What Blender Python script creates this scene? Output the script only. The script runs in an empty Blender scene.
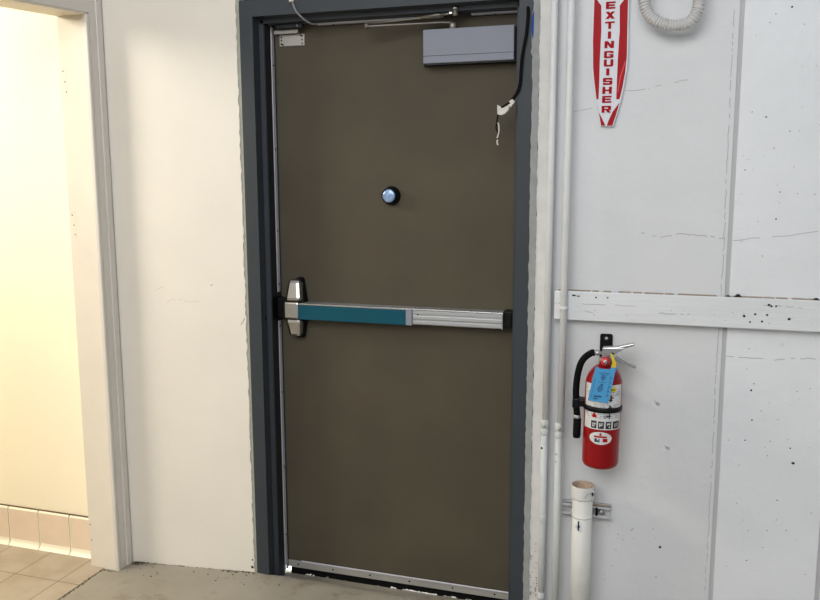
import bpy, bmesh, math, random
from mathutils import Vector, Matrix
random.seed(7)
scene = bpy.context.scene
COL = scene.collection
PI = math.pi

# ------------------------------------------------------------ helpers
class MB:
    """collects shapes into one mesh"""
    def __init__(s):
        s.bm = bmesh.new()
    def box(s, x0, x1, y0, y1, z0, z1, bev=0, mi=0, seg=2):
        t = bmesh.new()
        bmesh.ops.create_cube(t, size=1)
        for v in t.verts:
            v.co = Vector(((x0+x1)/2 + v.co.x*(x1-x0), (y0+y1)/2 + v.co.y*(y1-y0), (z0+z1)/2 + v.co.z*(z1-z0)))
        if bev:
            bmesh.ops.bevel(t, geom=t.edges[:], offset=bev, segments=seg, profile=.5, affect='EDGES')
        s._add(t, mi); return s
    def _add(s, t, mi=0, smooth=False):
        bmesh.ops.recalc_face_normals(t, faces=t.faces[:])
        vm = {}
        for v in t.verts: vm[v] = s.bm.verts.new(v.co)
        for f in t.faces:
            try:
                nf = s.bm.faces.new([vm[v] for v in f.verts]); nf.material_index = mi; nf.smooth = smooth or f.smooth
            except ValueError: pass
        t.free()
    def hexa(s, pts, mi=0, bev=0):
        """8 points: bottom four, top four (same order)"""
        t = bmesh.new(); v = [t.verts.new(p) for p in pts]
        for q in ((0,1,2,3),(4,5,6,7),(0,1,5,4),(1,2,6,5),(2,3,7,6),(3,0,4,7)): t.faces.new([v[i] for i in q])
        if bev:
            bmesh.ops.bevel(t, geom=t.edges[:], offset=bev, segments=2, profile=.5, affect='EDGES')
        s._add(t, mi); return s
    def prism_xz(s, pts, y0, y1, mi=0, bev=0):
        """outline in x,z extruded from y0 to y1"""
        t = bmesh.new()
        a = [t.verts.new((x, y0, z)) for x, z in pts]; b = [t.verts.new((x, y1, z)) for x, z in pts]
        t.faces.new(a); t.faces.new(b[::-1]); n = len(pts)
        for i in range(n): t.faces.new((a[i], a[(i+1) % n], b[(i+1) % n], b[i]))
        if bev:
            bmesh.ops.bevel(t, geom=[e for e in t.edges if e.verts[0].co.y == e.verts[1].co.y and e.verts[0].co.y == min(y0, y1)], offset=bev, segments=2, profile=.5, affect='EDGES')
        s._add(t, mi); return s
    def prism_xy(s, pts, z0, z1, mi=0):
        t = bmesh.new()
        a = [t.verts.new((x, y, z0)) for x, y in pts]; b = [t.verts.new((x, y, z1)) for x, y in pts]
        t.faces.new(a[::-1]); t.faces.new(b); n = len(pts)
        for i in range(n): t.faces.new((a[i], a[(i+1) % n], b[(i+1) % n], b[i]))
        s._add(t, mi); return s
    def lathe(s, prof, c, axis='z', n=32, mi=0, a0=0, a1=2*PI, sx=1, cap=True):
        """prof: (r, h) list"""
        t = bmesh.new(); rings = []
        full = abs(a1-a0-2*PI) < 1e-6
        m = n if full else n+1
        for r, h in prof:
            ring = []
            for i in range(m):
                a = a0+(a1-a0)*i/n
                if axis == 'z': p = (c[0]+r*math.cos(a)*sx, c[1]+r*math.sin(a), c[2]+h)
                elif axis == 'y': p = (c[0]+r*math.cos(a)*sx, c[1]+h, c[2]+r*math.sin(a))
                else: p = (c[0]+h, c[1]+r*math.cos(a), c[2]+r*math.sin(a))
                ring.append(t.verts.new(p))
            rings.append(ring)
        for A, B in zip(rings, rings[1:]):
            for i in range(m if full else m-1):
                f = t.faces.new((A[i], A[(i+1) % m], B[(i+1) % m], B[i])); f.smooth = True
        if full and cap:
            if prof[0][0] > 1e-5: t.faces.new(rings[0])
            if prof[-1][0] > 1e-5: t.faces.new(rings[-1])
        bmesh.ops.remove_doubles(t, verts=t.verts[:], dist=1e-6)
        s._add(t, mi); return s
    def tube(s, path, r, n=12, mi=0, flat=1.0):
        """tube along a path; r float or list"""
        t = bmesh.new(); P = [Vector(p) for p in path]; rings = []
        up = None
        for i, p in enumerate(P):
            d = (P[min(i+1, len(P)-1)] - P[max(i-1, 0)]).normalized()
            if up is None:
                up = Vector((0, 1, 0)) if abs(d.y) < .9 else Vector((0, 0, 1))
            u = (up - d*up.dot(d)).normalized(); up = u; w = d.cross(u)
            rr = r[i] if isinstance(r, (list, tuple)) else r
            rings.append([t.verts.new(p + u*math.cos(2*PI*k/n)*rr*flat + w*math.sin(2*PI*k/n)*rr) for k in range(n)])
        for A, B in zip(rings, rings[1:]):
            for k in range(n):
                f = t.faces.new((A[k], A[(k+1) % n], B[(k+1) % n], B[k])); f.smooth = True
        t.faces.new(rings[0]); t.faces.new(rings[-1])
        s._add(t, mi); return s
    def poly(s, pts3, mi=0):
        vs = [s.bm.verts.new(p) for p in pts3]; f = s.bm.faces.new(vs); f.material_index = mi; return s
    def build(s, name, mats, parent=None, kind=None, bev=0):
        me = bpy.data.meshes.new(name); s.bm.to_mesh(me); s.bm.free()
        for m in (mats if isinstance(mats, (list, tuple)) else [mats]): me.materials.append(m)
        o = bpy.data.objects.new(name, me); COL.objects.link(o)
        if parent is not None: o.parent = parent; o.matrix_parent_inverse = Matrix.Translation(-parent.location) if parent.type == 'EMPTY' else Matrix()
        if kind: o['kind'] = kind
        return o

def spline(pts, n=8):
    """Catmull-Rom through 3d points"""
    P = [Vector(p) for p in pts]; P = [P[0]*2-P[1]] + P + [P[-1]*2-P[-2]]; out = []
    for i in range(1, len(P)-2):
        a, b, c, d = P[i-1:i+3]
        for k in range(n):
            t = k/n
            out.append(.5*((2*b)+(c-a)*t+(2*a-5*b+4*c-d)*t*t+(-a+3*b-3*c+d)*t**3))
    out.append(P[-2]); return out

def thing(name, loc, label=None, cat=None, group=None, kind=None):
    o = bpy.data.objects.new(name, None); COL.objects.link(o); o.location = loc; o.empty_display_size = .05
    return tag(o, label, cat, group, kind)
def tag(o, label=None, cat=None, group=None, kind=None):
    if label: o['label'] = label
    if cat: o['category'] = cat
    if group: o['group'] = group
    if kind: o['kind'] = kind
    return o

def s2l(c):
    return tuple(((v/255)/12.92 if v/255 <= .04045 else ((v/255+.055)/1.055)**2.4) for v in c) + (1,)

def mat(name, c, rough=.6, metal=0, var=0, vscale=6, bump=0, bscale=60, c2=None, spec=.5, dirt=None, dscale=3, dlo=.6, dhi=.75, stretch=None, streak=0):
    """procedural material: base colour with noise variation, optional dirt specks and bump"""
    m = bpy.data.materials.new(name); m.use_nodes = True; nt = m.node_tree; N = nt.nodes; L = nt.links
    b = N['Principled BSDF']; b.inputs['Roughness'].default_value = rough; b.inputs['Metallic'].default_value = metal
    b.inputs['Specular IOR Level'].default_value = spec
    tc = N.new('ShaderNodeTexCoord'); src = tc.outputs['Object']
    if stretch:
        mp = N.new('ShaderNodeMapping'); mp.inputs['Scale'].default_value = stretch; L.new(src, mp.inputs['Vector']); src2 = mp.outputs['Vector']
    else: src2 = src
    base = s2l(c); col = None
    if var or c2:
        n = N.new('ShaderNodeTexNoise'); n.inputs['Scale'].default_value = vscale; n.inputs['Detail'].default_value = 5; L.new(src2, n.inputs['Vector'])
        r = N.new('ShaderNodeValToRGB'); r.color_ramp.elements[0].position = .3; r.color_ramp.elements[1].position = .7
        lo = s2l(c2) if c2 else tuple(max(0, v*(1-var)) for v in base[:3])+(1,)
        hi = base if c2 else tuple(min(1, v*(1+var)) for v in base[:3])+(1,)
        r.color_ramp.elements[0].color = lo; r.color_ramp.elements[1].color = hi
        L.new(n.outputs['Fac'], r.inputs['Fac']); col = r.outputs['Color']
    if dirt:
        n = N.new('ShaderNodeTexNoise'); n.inputs['Scale'].default_value = dscale; n.inputs['Detail'].default_value = 8; n.inputs['Roughness'].default_value = .7; L.new(src, n.inputs['Vector'])
        r = N.new('ShaderNodeValToRGB'); r.color_ramp.elements[0].position = dlo; r.color_ramp.elements[1].position = dhi
        r.color_ramp.elements[0].color = (0, 0, 0, 1); r.color_ramp.elements[1].color = (1, 1, 1, 1)
        L.new(n.outputs['Fac'], r.inputs['Fac'])
        mx = N.new('ShaderNodeMix'); mx.data_type = 'RGBA'; L.new(r.outputs['Color'], mx.inputs['Factor'])
        if col: L.new(col, mx.inputs[6])
        else: mx.inputs[6].default_value = base
        mx.inputs[7].default_value = s2l(dirt); col = mx.outputs[2]
    if col: L.new(col, b.inputs['Base Color'])
    else: b.inputs['Base Color'].default_value = base
    if bump:
        n = N.new('ShaderNodeTexNoise'); n.inputs['Scale'].default_value = bscale; n.inputs['Detail'].default_value = 4; L.new(src2, n.inputs['Vector'])
        bp = N.new('ShaderNodeBump'); bp.inputs['Strength'].default_value = bump; bp.inputs['Distance'].default_value = .004
        L.new(n.outputs['Fac'], bp.inputs['Height']); L.new(bp.outputs['Normal'], b.inputs['Normal'])
    return m

# ------------------------------------------------------------ materials
M = {}
M['plaster'] = mat('cream_plaster', (224, 219, 209), .8, spec=.2, var=.03, vscale=3, bump=.25, bscale=18)
M['panel'] = mat('white_painted_panel', (208, 210, 212), .5, spec=.4, var=.03, vscale=3.5, bump=.55, bscale=20, dirt=(150, 148, 145), dscale=22, dlo=.70, dhi=.76)
M['rail'] = mat('white_painted_wood', (212, 215, 217), .5, var=.04, vscale=8, bump=.4, bscale=30, stretch=(.25, 1, 2))
M['groove'] = mat('darker_grey_groove', (186, 186, 188), .7)
M['post'] = mat('rough_painted_post', (205, 204, 201), .75, var=.06, vscale=20, bump=.8, bscale=40)
M['caulk'] = mat('grey_caulk', (146, 148, 146), .85, var=.1, vscale=25, bump=.6, bscale=70)
M['caulkl'] = mat('pale_caulk', (160, 161, 150), .85, var=.1, vscale=25, bump=.6, bscale=70)
M['crack'] = mat('hairline_crack', (170, 168, 165), .9)
M['crackc'] = mat('cream_crack', (196, 188, 175), .9)
M['panelb'] = mat('brighter_painted_panel', (219, 222, 225), .45, var=.03, vscale=3.5, bump=.6, bscale=26, spec=.4, dirt=(165, 163, 160), dscale=24, dlo=.69, dhi=.76)
M['chip'] = mat('grey_chip', (118, 114, 110), .9)
M['hole'] = mat('dark_hole', (38, 35, 33), .9)
M['frame'] = mat('slate_frame_paint', (57, 62, 67), .5, spec=.25, var=.05, vscale=5, bump=.15, bscale=40)
M['framed'] = mat('dark_seal', (22, 24, 28), .7)
M['door'] = mat('olive_brown_door_paint', (82, 77, 63), .6, c2=(75, 68, 57), spec=.18, vscale=3.5, bump=.12, bscale=35)
M['alu'] = mat('brushed_aluminium', (178, 180, 182), .48, metal=.7, bump=.05, bscale=80)
M['sweep'] = mat('worn_sweep_metal', (168, 166, 160), .5, metal=.3, var=.06, vscale=12)
M['strip'] = mat('bright_strip', (205, 205, 214), .35, metal=.25)
M['arm'] = mat('dull_arm_metal', (120, 116, 110), .4, metal=.6)
M['alud'] = mat('dull_aluminium', (160, 158, 152), .5, metal=.6, var=.08, vscale=15)
M['chrome'] = mat('satin_chrome', (196, 197, 198), .27, metal=1)
M['teal'] = mat('teal_push_pad', (18, 76, 92), .5, spec=.15, var=.04, vscale=6)
M['black'] = mat('black_plastic', (9, 9, 11), .45, spec=.2)
M['rubber'] = mat('black_rubber', (8, 8, 9), .8, spec=.15)
M['closer'] = mat('grey_closer_paint', (130, 134, 146), .5, spec=.3, var=.02, vscale=12)
M['closerl'] = mat('grey_closer_line', (62, 66, 76), .6)
M['viewer'] = mat('pale_blue_disc', (165, 190, 222), .3, metal=.3, c2=(120, 150, 195), vscale=60)
M['greycable'] = mat('grey_cable', (128, 128, 130), .5)
M['white'] = mat('white_plastic', (226, 226, 222), .45)
M['tape'] = mat('dirty_white_tape', (205, 203, 195), .7, var=.1, vscale=90)
M['red'] = mat('red_vinyl', (160, 10, 24), .5, spec=.15, var=.04, vscale=20)
M['redtxt'] = mat('red_lettering', (160, 12, 26), .6, spec=.1)
M['signw'] = mat('white_vinyl', (214, 216, 222), .5, spec=.25)
M['pink'] = mat('pink_scuff', (214, 84, 88), .5, spec=.15)
M['cyl'] = mat('glossy_red_enamel', (138, 5, 14), .3, spec=.35, var=.03, vscale=9)
M['labelw'] = mat('white_label_paper', (214, 214, 212), .5, c2=(196, 198, 200), vscale=70)
M['labelg'] = mat('grey_print', (128, 132, 138), .6)
M['ink'] = mat('black_print', (28, 28, 34), .6)
M['navy'] = mat('navy_print', (28, 40, 84), .5)
M['yellow'] = mat('yellow_print', (222, 196, 30), .5)
M['bluetag'] = mat('light_blue_card', (72, 148, 196), .6, spec=.2, var=.03, vscale=40)
M['blueink'] = mat('dark_blue_ink', (36, 74, 122), .6)
M['gauge'] = mat('gauge_face', (196, 60, 66), .35)
M['gaugec'] = mat('gauge_centre', (205, 190, 188), .35)
M['casing'] = mat('warm_grey_white_gloss', (212, 207, 200), .5, var=.02, vscale=7, bump=.1, bscale=30)
M['jamb'] = mat('cream_jamb_paint', (226, 218, 203), .6, var=.03, vscale=7, bump=.2, bscale=30)
M['warmwall'] = mat('warm_cream_wall', (253, 243, 216), .8, spec=.2, var=.02, vscale=2)
M['pvc'] = mat('painted_pvc', (212, 212, 208), .45, var=.03, vscale=25, bump=.2, bscale=60)
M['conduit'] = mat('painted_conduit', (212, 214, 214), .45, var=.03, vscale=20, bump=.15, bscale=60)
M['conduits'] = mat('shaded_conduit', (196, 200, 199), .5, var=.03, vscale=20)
M['dust'] = mat('dusty_tan', (165, 146, 128), .9, var=.15, vscale=60)
M['galv'] = mat('galvanised_steel', (178, 180, 182), .4, metal=.7, var=.08, vscale=40)
M['strut'] = mat('painted_steel', (186, 188, 188), .55, var=.05, vscale=30)
M['blue'] = mat('blue_masking_tape', (20, 62, 140), .6, spec=.2)
M['outside'] = mat('pale_outdoor_concrete', (225, 225, 225), .9, var=.05)
M['grime'] = mat('dark_grime', (70, 62, 50), .95, var=.2, vscale=80)
M['ceil'] = mat('ceiling_white', (230, 228, 222), .9)

def floor_material():
    m = mat('painted_concrete_floor', (156, 150, 138), .55, c2=(138, 132, 120), vscale=3.2, bump=.35, bscale=22, dirt=(108, 94, 76), dscale=9, dlo=.55, dhi=.78, spec=.35)
    return m
M['floor'] = floor_material()

def tile_material(name, tile, grout, bw, bh, off, mort=.018, wall=False):
    m = bpy.data.materials.new(name); m.use_nodes = True; nt = m.node_tree; N = nt.nodes; L = nt.links; b = N['Principled BSDF']
    b.inputs['Roughness'].default_value = .4
    tc = N.new('ShaderNodeTexCoord'); mp = N.new('ShaderNodeMapping'); mp.inputs['Location'].default_value = off
    L.new(tc.outputs['Object'], mp.inputs['Vector'])
    br = N.new('ShaderNodeTexBrick'); br.offset = 0; br.squash = 1
    br.inputs['Scale'].default_value = 1; br.inputs['Brick Width'].default_value = bw; br.inputs['Row Height'].default_value = bh
    br.inputs['Mortar Size'].default_value = mort/10; br.inputs['Mortar Smooth'].default_value = .2
    br.inputs['Color1'].default_value = s2l(tile); br.inputs['Color2'].default_value = s2l(tuple(v*.97 for v in tile)); br.inputs['Mortar'].default_value = s2l(grout)
    L.new(mp.outputs['Vector'], br.inputs['Vector'])
    n = N.new('ShaderNodeTexNoise'); n.inputs['Scale'].default_value = 9; n.inputs['Detail'].default_value = 5; L.new(tc.outputs['Object'], n.inputs['Vector'])
    r = N.new('ShaderNodeValToRGB'); r.color_ramp.elements[0].color = (.82, .78, .72, 1); r.color_ramp.elements[1].color = (1, 1, 1, 1)
    r.color_ramp.elements[0].position = .35; r.color_ramp.elements[1].position = .6; L.new(n.outputs['Fac'], r.inputs['Fac'])
    mx = N.new('ShaderNodeMix'); mx.data_type = 'RGBA'; mx.blend_type = 'MULTIPLY'; mx.inputs['Factor'].default_value = .8
    L.new(br.outputs['Color'], mx.inputs[6]); L.new(r.outputs['Color'], mx.inputs[7]); L.new(mx.outputs[2], b.inputs['Base Color'])
    return m
M['tilefloor'] = tile_material('beige_floor_tile', (172, 160, 143), (112, 96, 76), .205, .205, (.795, .235, 0), .022)

# ------------------------------------------------------------ the setting
HZ = 3.0
LX = -.64          # face of the left wall
def floorz(x, y):
    z = 0.0
    if x < -.05: z = max(-.04, .066*(x+.05))
    if y > 0:
        t = min(1, y/.09); z = z*(1-t) + (-.046)*t if x > -.06 else z
    return z
# concrete floor as a gently sloping grid
g = MB(); xs = [LX-.06, -.64, -.55, -.4, -.25, -.12, -.05, -.02, 0, .1, .25, .4, .6, .8, .95, 1.2, 1.6, 2.2, 3.2]
ys = [-6, -4, -2.5, -1.5, -.8, -.4, -.2, -.1, -.03, 0, .03, .06, .09, .145]
V = {}
for i, x in enumerate(xs):
    for j, y in enumerate(ys):
        jit = random.uniform(-.0015, .0015)
        V[i, j] = g.bm.verts.new((x, y, floorz(x, y)+(jit if -.5 < x < 1 else 0)))
for i in range(len(xs)-1):
    for j in range(len(ys)-1):
        if ys[j] >= 0 and (xs[i] < 0 or xs[i+1] > .95): continue
        f = g.bm.faces.new((V[i, j], V[i+1, j], V[i+1, j+1], V[i, j+1])); f.smooth = True
g.build('floor', M['floor'], kind='structure')
# tiled floor of the lit room on the left
g = MB(); g.box(-3.6, -.697, -4.0, .02, -.09, -.036, .002)
g.build('floor_tiled', M['tilefloor'], kind='structure')

def jag(n, z0, z1, x, amp, rnd):
    return [(x + rnd.uniform(-amp, amp), z0+(z1-z0)*i/n) for i in range(n+1)]
rnd = random.Random(3)

# door wall, left half (plaster) : front y=0, edge by the frame ragged
def crack(mb, pts, y, w, mi, rnd=rnd, sub=5):
    P = []
    for a, b in zip(pts, pts[1:]):
        for k in range(sub):
            t = k/sub; P.append((a[0]+(b[0]-a[0])*t, a[1]+(b[1]-a[1])*t))
    P.append(pts[-1]); P = [(x+rnd.uniform(-.002, .002), z+rnd.uniform(-.002, .002)) for x, z in P]
    for a, b in zip(P, P[1:]):
        if rnd.random() < .25: continue
        d = Vector((b[0]-a[0], b[1]-a[1])); l = d.length or 1; nx, nz = -d.y/l*w/2, d.x/l*w/2
        mb.poly([(a[0]-nx, y, a[1]-nz), (b[0]-nx, y, b[1]-nz), (b[0]+nx, y, b[1]+nz), (a[0]+nx, y, a[1]+nz)], mi)
def spot(mb, x, z, y, r, mi, rnd=rnd):
    k = 8; mb.poly([(x+r*math.cos(2*PI*i/k)*rnd.uniform(.7, 1.3), y, z+r*math.sin(2*PI*i/k)*rnd.uniform(.7, 1.3)) for i in range(k)], mi)

g = MB()
g.prism_xz([(-.80, -.12), (-.052, -.12)] + jag(150, -.1, 2.14, -.0655, .0032, rnd) + [(-.0655, HZ), (-.80, HZ)], 0, .16)
crack(g, [(-.4537, 1.0881), (-.43, 1.10), (-.415, 1.107)], -.0006, .0016, 1)
crack(g, [(-.4116, 1.0434), (-.38, 1.058), (-.3445, 1.0579), (-.3011, 1.0521), (-.2359, 1.0588)], -.0006, .0016, 1)
spot(g, -.205, 1.12, -.0006, .004, 2); spot(g, -.073, .02, -.0008, .006, 3); spot(g, -.071, .05, -.0008, .004, 3)
crack(g, [(-.072, 1.0), (-.079, .985), (-.087, .975)], -.0008, .004, 2)
g.build('wall_back_left', [M['plaster'], M['crackc'], M['crack'], M['hole']], kind='structure')
# above the door
MB().box(-.055, .995, 0.004, .16, 2.135, HZ).build('wall_back_top', M['plaster'], kind='structure')
# rough post right of the door, then board panels
g = MB()
g.prism_xz([(1.046, -.12), (1.046, HZ), (1.006, HZ)] + [(p[0], p[1]) for p in jag(120, 2.2, -.1, 1.0065, .003, rnd)], -.004, .16)
for k in range(46):
    spot(g, rnd.uniform(1.008, 1.036), rnd.uniform(.0, .2)*rnd.random()+.08, -.0045, rnd.uniform(.0012, .003), 1)
g.build('wall_back_post', [M['post'], M['dust']], kind='structure')
g = MB()
PY = .02
g.box(1.046, 1.5915, PY, .16, -.12, HZ, 0)          # first panel
g.box(1.5915, 1.6045, PY+.006, .16, -.12, HZ, 0, 1)   # recessed groove, a darker grey than the panels
g.box(1.6045, 1.904, PY-.002, .16, -.12, HZ, .002, 6)    # second panel
g.box(1.904, 1.917, PY+.006, .16, -.12, HZ, 0, 1)
g.box(1.917, 3.2, PY-.002, .16, -.12, HZ, .002, 6)
yy = PY-.0008
crack(g, [(1.1041, 1.7171), (1.1351, 1.7255), (1.1815, 1.7304)], yy, .0017, 2)
crack(g, [(1.268, 1.7795), (1.316, 1.7809), (1.3456, 1.7829), (1.3891, 1.7962), (1.4324, 1.8035), (1.461, 1.8084)], yy, .0017, 2)
crack(g, [(1.3351, 1.3408), (1.393, 1.3293), (1.4522, 1.3398), (1.4965, 1.3375), (1.555, 1.3324), (1.585, 1.327)], yy, .0022, 2)
crack(g, [(1.6071, 1.3242), (1.6831, 1.3318), (1.7656, 1.3424), (1.8409, 1.3557)], yy-.002, .0017, 2)
crack(g, [(1.608, .962), (1.6603, .9622), (1.7462, .9584), (1.8156, .9692), (1.8708, .9697)], yy-.002, .002, 2)
vert = [(1.5754, 2.0017), (1.5772, 1.801), (1.580, 1.4456), (1.5819, 1.2313), (1.578, .9152), (1.5799, .753), (1.5806, .4871), (1.5798, .178)]
crack(g, vert, yy, .0017, 2, sub=22)
for x, z, r in [(1.7319, 2.0004, .004), (1.6798, 1.6905, .003), (1.7243, 1.3897, .003), (1.6405, 1.706, .002), (1.6301, 1.5355, .002), (1.816, .6363, .006), (1.8047, .6835, .003),
             (1.7775, .5111, .003), (1.6831, .8588, .004), (1.6911, .763, .0035), (1.6743, .6965, .003), (1.809, .416, .002), (1.70, .30, .003), (1.745, .35, .002), (1.69, .88, .002)]:
    spot(g, x, z, yy-.002, r*.8, 3)
spot(g, 1.4336, .3063, yy, .004, 3); spot(g, 1.425, .2, yy, .003, 2)
for x, z in [(1.399, .7902), (1.4357, .6463)]:       # chipped gouges
    spot(g, x, z, yy, .012, 4); spot(g, x+.008, z+.001, yy-.0004, .006, 2); crack(g, [(x-.002, z+.009), (x+.008, z+.001), (x+.013, z-.004)], yy-.0006, .0018, 5, sub=3)
rs = random.Random(11)
for k in range(70):                                    # small chips
    x = rs.uniform(1.62, 1.9); z = rs.uniform(.2, 1.0) if k % 2 else rs.uniform(1.2, 2.0)
    spot(g, x, z, yy-.002, rs.uniform(.0008, .0025), 2, rs)
for k in range(18): spot(g, rs.uniform(1.25, 1.42), rs.uniform(.15, .4), yy, rs.uniform(.001, .0025), 2, rs)
g.build('wall_back_right', [M['panel'], M['groove'], M['crack'], M['hole'], M['rail'], M['chip'], M['panelb']], kind='structure')

# horizontal rail board
g = MB(); rr = random.Random(5)
g.box(1.0735, 3.2, -.02, .019, 1.058, 1.153, .003)
yb = -.0208
for x, z, r in [(1.6476, 1.0971, .0048), (1.7118, 1.1033, .0045), (1.6655, 1.0795, .0038), (1.699, 1.0828, .0038), (1.773, 1.0942, .005), (1.6782, 1.1045, .004)]:
    spot(g, x, z, yb, r*.8, 1)
for x, z, r in [(1.7156, 1.134, .004), (1.735, 1.131, .003), (1.7225, 1.1305, .003), (1.2058, 1.1354, .003), (1.2425, 1.1357, .003), (1.10, 1.148, .003), (1.86, 1.15, .006)]:
    spot(g, x, z, -.0208, r, 1)
crack(g, [(1.13, 1.141), (1.142, 1.138), (1.153, 1.1365)], -.0208, .005, 1)
crack(g, [(1.162, 1.112), (1.2, 1.1145), (1.25, 1.1125)], -.0208, .0018, 2, sub=4)
crack(g, [(1.075, 1.1105), (1.10, 1.112)], -.0208, .0025, 2, sub=4)
crack(g, [(1.25, 1.1127), (1.33, 1.112)], -.0208, .0013, 2)
crack(g, [(1.70, 1.133), (1.76, 1.132), (1.82, 1.13)], -.0208, .0018, 2)
crack(g, [(1.17, 1.09), (1.19, 1.086), (1.2, 1.089)], yb, .002, 2)
crack(g, [(1.4, 1.095), (1.45, 1.093), (1.49, 1.094)], yb, .0022, 2)
for k in range(26): spot(g, rr.uniform(1.09, 1.85), rr.uniform(1.062, 1.108), yb, rr.uniform(.0008, .002), 2, rr)
# dirt lodged along the top edge
for k in range(110):
    x = rr.uniform(1.08, 1.86); g.box(x, x+rr.uniform(.004, .02), -.0165, .015, 1.1522, 1.1533+rr.uniform(0, .0004), mi=3)
for x, w, h in [(1.628, .022, .008), (1.845, .02, .005), (1.60, .012, .004)]:
    g.prism_xz([(x-w/2, 1.153), (x+w/2, 1.153), (x+w*.25, 1.153+h), (x-w*.1, 1.153+h*1.1)], -.016, -.002, 1)
g.build('trim_rail', [M['rail'], M['hole'], M['crack'], M['dust']], kind='structure')

# left wall with the wide opening
g = MB()
g.box(-.765, LX, -.078, 0, -.12, 2.115)                                        # stub between opening and corner
g.hexa([(-.765, -1.25, 2.055), (LX, -1.25, 2.055), (LX, 0, 2.112), (-.765, 0, 2.112), (-.765, -1.25, HZ), (LX, -1.25, HZ), (LX, 0, HZ), (-.765, 0, HZ)])
g.box(-.765, LX, -5.0, -1.25, -.12, HZ)
g.build('wall_left', M['plaster'], kind='structure')
# its lining and stepped casing
g = MB()
g.box(-.760, -.632, -.0845, -.077, -.045, 2.106, .0012, mi=1)
g.hexa([(-.760, -1.25, 2.040), (-.632, -1.25, 2.040), (-.632, -.08, 2.1055), (-.760, -.08, 2.1055),
        (-.760, -1.25, 2.060), (-.632, -1.25, 2.060), (-.632, -.08, 2.116), (-.760, -.08, 2.116)], mi=1)
g.box(-.641, -.6245, -.0885, -.0735, -.048, 2.108, .0035)                    # rounded edge bead
g.box(-.642, -.6265, -.0705, -.0355, -.046, 2.20, .002)                       # inner flat of the casing
g.box(-.642, -.6205, -.036, -.0055, -.046, 2.205, .002)                      # outer step
g.hexa([(-.642, -1.25, 2.052), (-.6265, -1.25, 2.052), (-.6265, -.0705, 2.1125), (-.642, -.0705, 2.1125),
        (-.642, -1.25, 2.14), (-.6265, -1.25, 2.14), (-.6265, -.0705, 2.20), (-.642, -.0705, 2.20)])
g.box(-.6405, -.630, -.0735, -.0700, -.045, 2.108, mi=3)                        # dark joint
for z0, z1 in ((1.8198, 1.9213), (1.2915, 1.3902)):                          # filled hinge mortises
    for x0, x1, zz0, zz1 in ((-.752, -.730, z1-.0012, z1), (-.752, -.730, z0, z0+.0008), (-.7305, -.7295, z0, z1)):
        g.poly([(x0, -.0849, zz0), (x1, -.0849, zz0), (x1, -.0849, zz1), (x0, -.0849, zz1)], 2)
    for (x, z) in ((-.745, z1-.012), (-.736, z0+.014), (-.739, (z0+z1)/2)): spot(g, x, z, -.0851, .0028, 3)
spot(g, -.752, .14, -.0851, .003, 3); spot(g, -.750, .075, -.0851, .003, 3)
g.build('trim_opening', [M['casing'], M['jamb'], M['crackc'], M['grime']], kind='structure')

# lit room beyond
MB().box(-3.6, -.765, -.008, .1, -.12, 2.7).build('wall_tiled_room', M['warmwall'], kind='structure')
MB().box(-3.7, -3.6, -4, .1, -.12, 2.7).build('wall_far_left', M['warmwall'], kind='structure')
MB().box(-3.7, -.79, -4.1, -4, -.12, 2.7).build('wall_front_left', M['warmwall'], kind='structure')
MB().box(-3.7, -.79, -4.1, .1, 2.7, 2.8).build('ceiling_left_room', M['ceil'], kind='structure')
# cove base tiles
M['basetile'] = mat('ivory_cove_tile', (234, 214, 192), .4, spec=.2, var=.03, vscale=12)
M['basegrout'] = mat('brown_grout', (96, 76, 48), .9)
M['baseedge'] = mat('ivory_edge_highlight', (250, 244, 222), .25)  # paler tile colour carrying the highlights of the glazed edges
g = MB(); g.box(-3.5, -.767, -.016, -.008, -.036, .134, mi=1)
x1 = -.912+.157
while x1 > -3.3:
    x0 = x1-.1575; xa, xb = x0+.0025, min(x1-.0025, -.768)
    prof = [(-.0135, .132), (-.0185, .1295), (-.021, .123), (-.021, -.010), (-.023, -.022), (-.028, -.030), (-.034, -.0345), (-.036, -.036)]
    for (ya, za), (yb_, zb) in zip(prof, prof[1:]):
        f = g.poly([(xa, ya, za), (xb, ya, za), (xb, yb_, zb), (xa, yb_, zb)], 2 if za > .125 or zb < -.02 else 0)
    for xq, s in ((xa, 1), (xb, -1)):
        g.bm.faces.new([g.bm.verts.new((xq, a, b)) for a, b in prof] + [g.bm.verts.new((xq, -.012, -.035)), g.bm.verts.new((xq, -.012, .132))]).material_index = 2
    # highlight along the glazed side edge, put into a paler colour
    g.box(xa, xa+.004, -.0218, -.020, -.012, .123, mi=2)
    x1 = x0
g.build('baseboard_back', [M['basetile'], M['basegrout'], M['baseedge']], kind='structure')

# outdoors beyond the door gap
MB().box(-.05, .99, .145, .17, -.3, -.05).box(-2, 3, .17, 4, -.3, -.05).build('ground_outside', M['outside'], kind='structure')
# side wall & rear so the place closes plausibly
MB().box(3.2, 3.3, -6, .16, -.12, HZ).build('wall_right', M['panel'], kind='structure')

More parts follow.
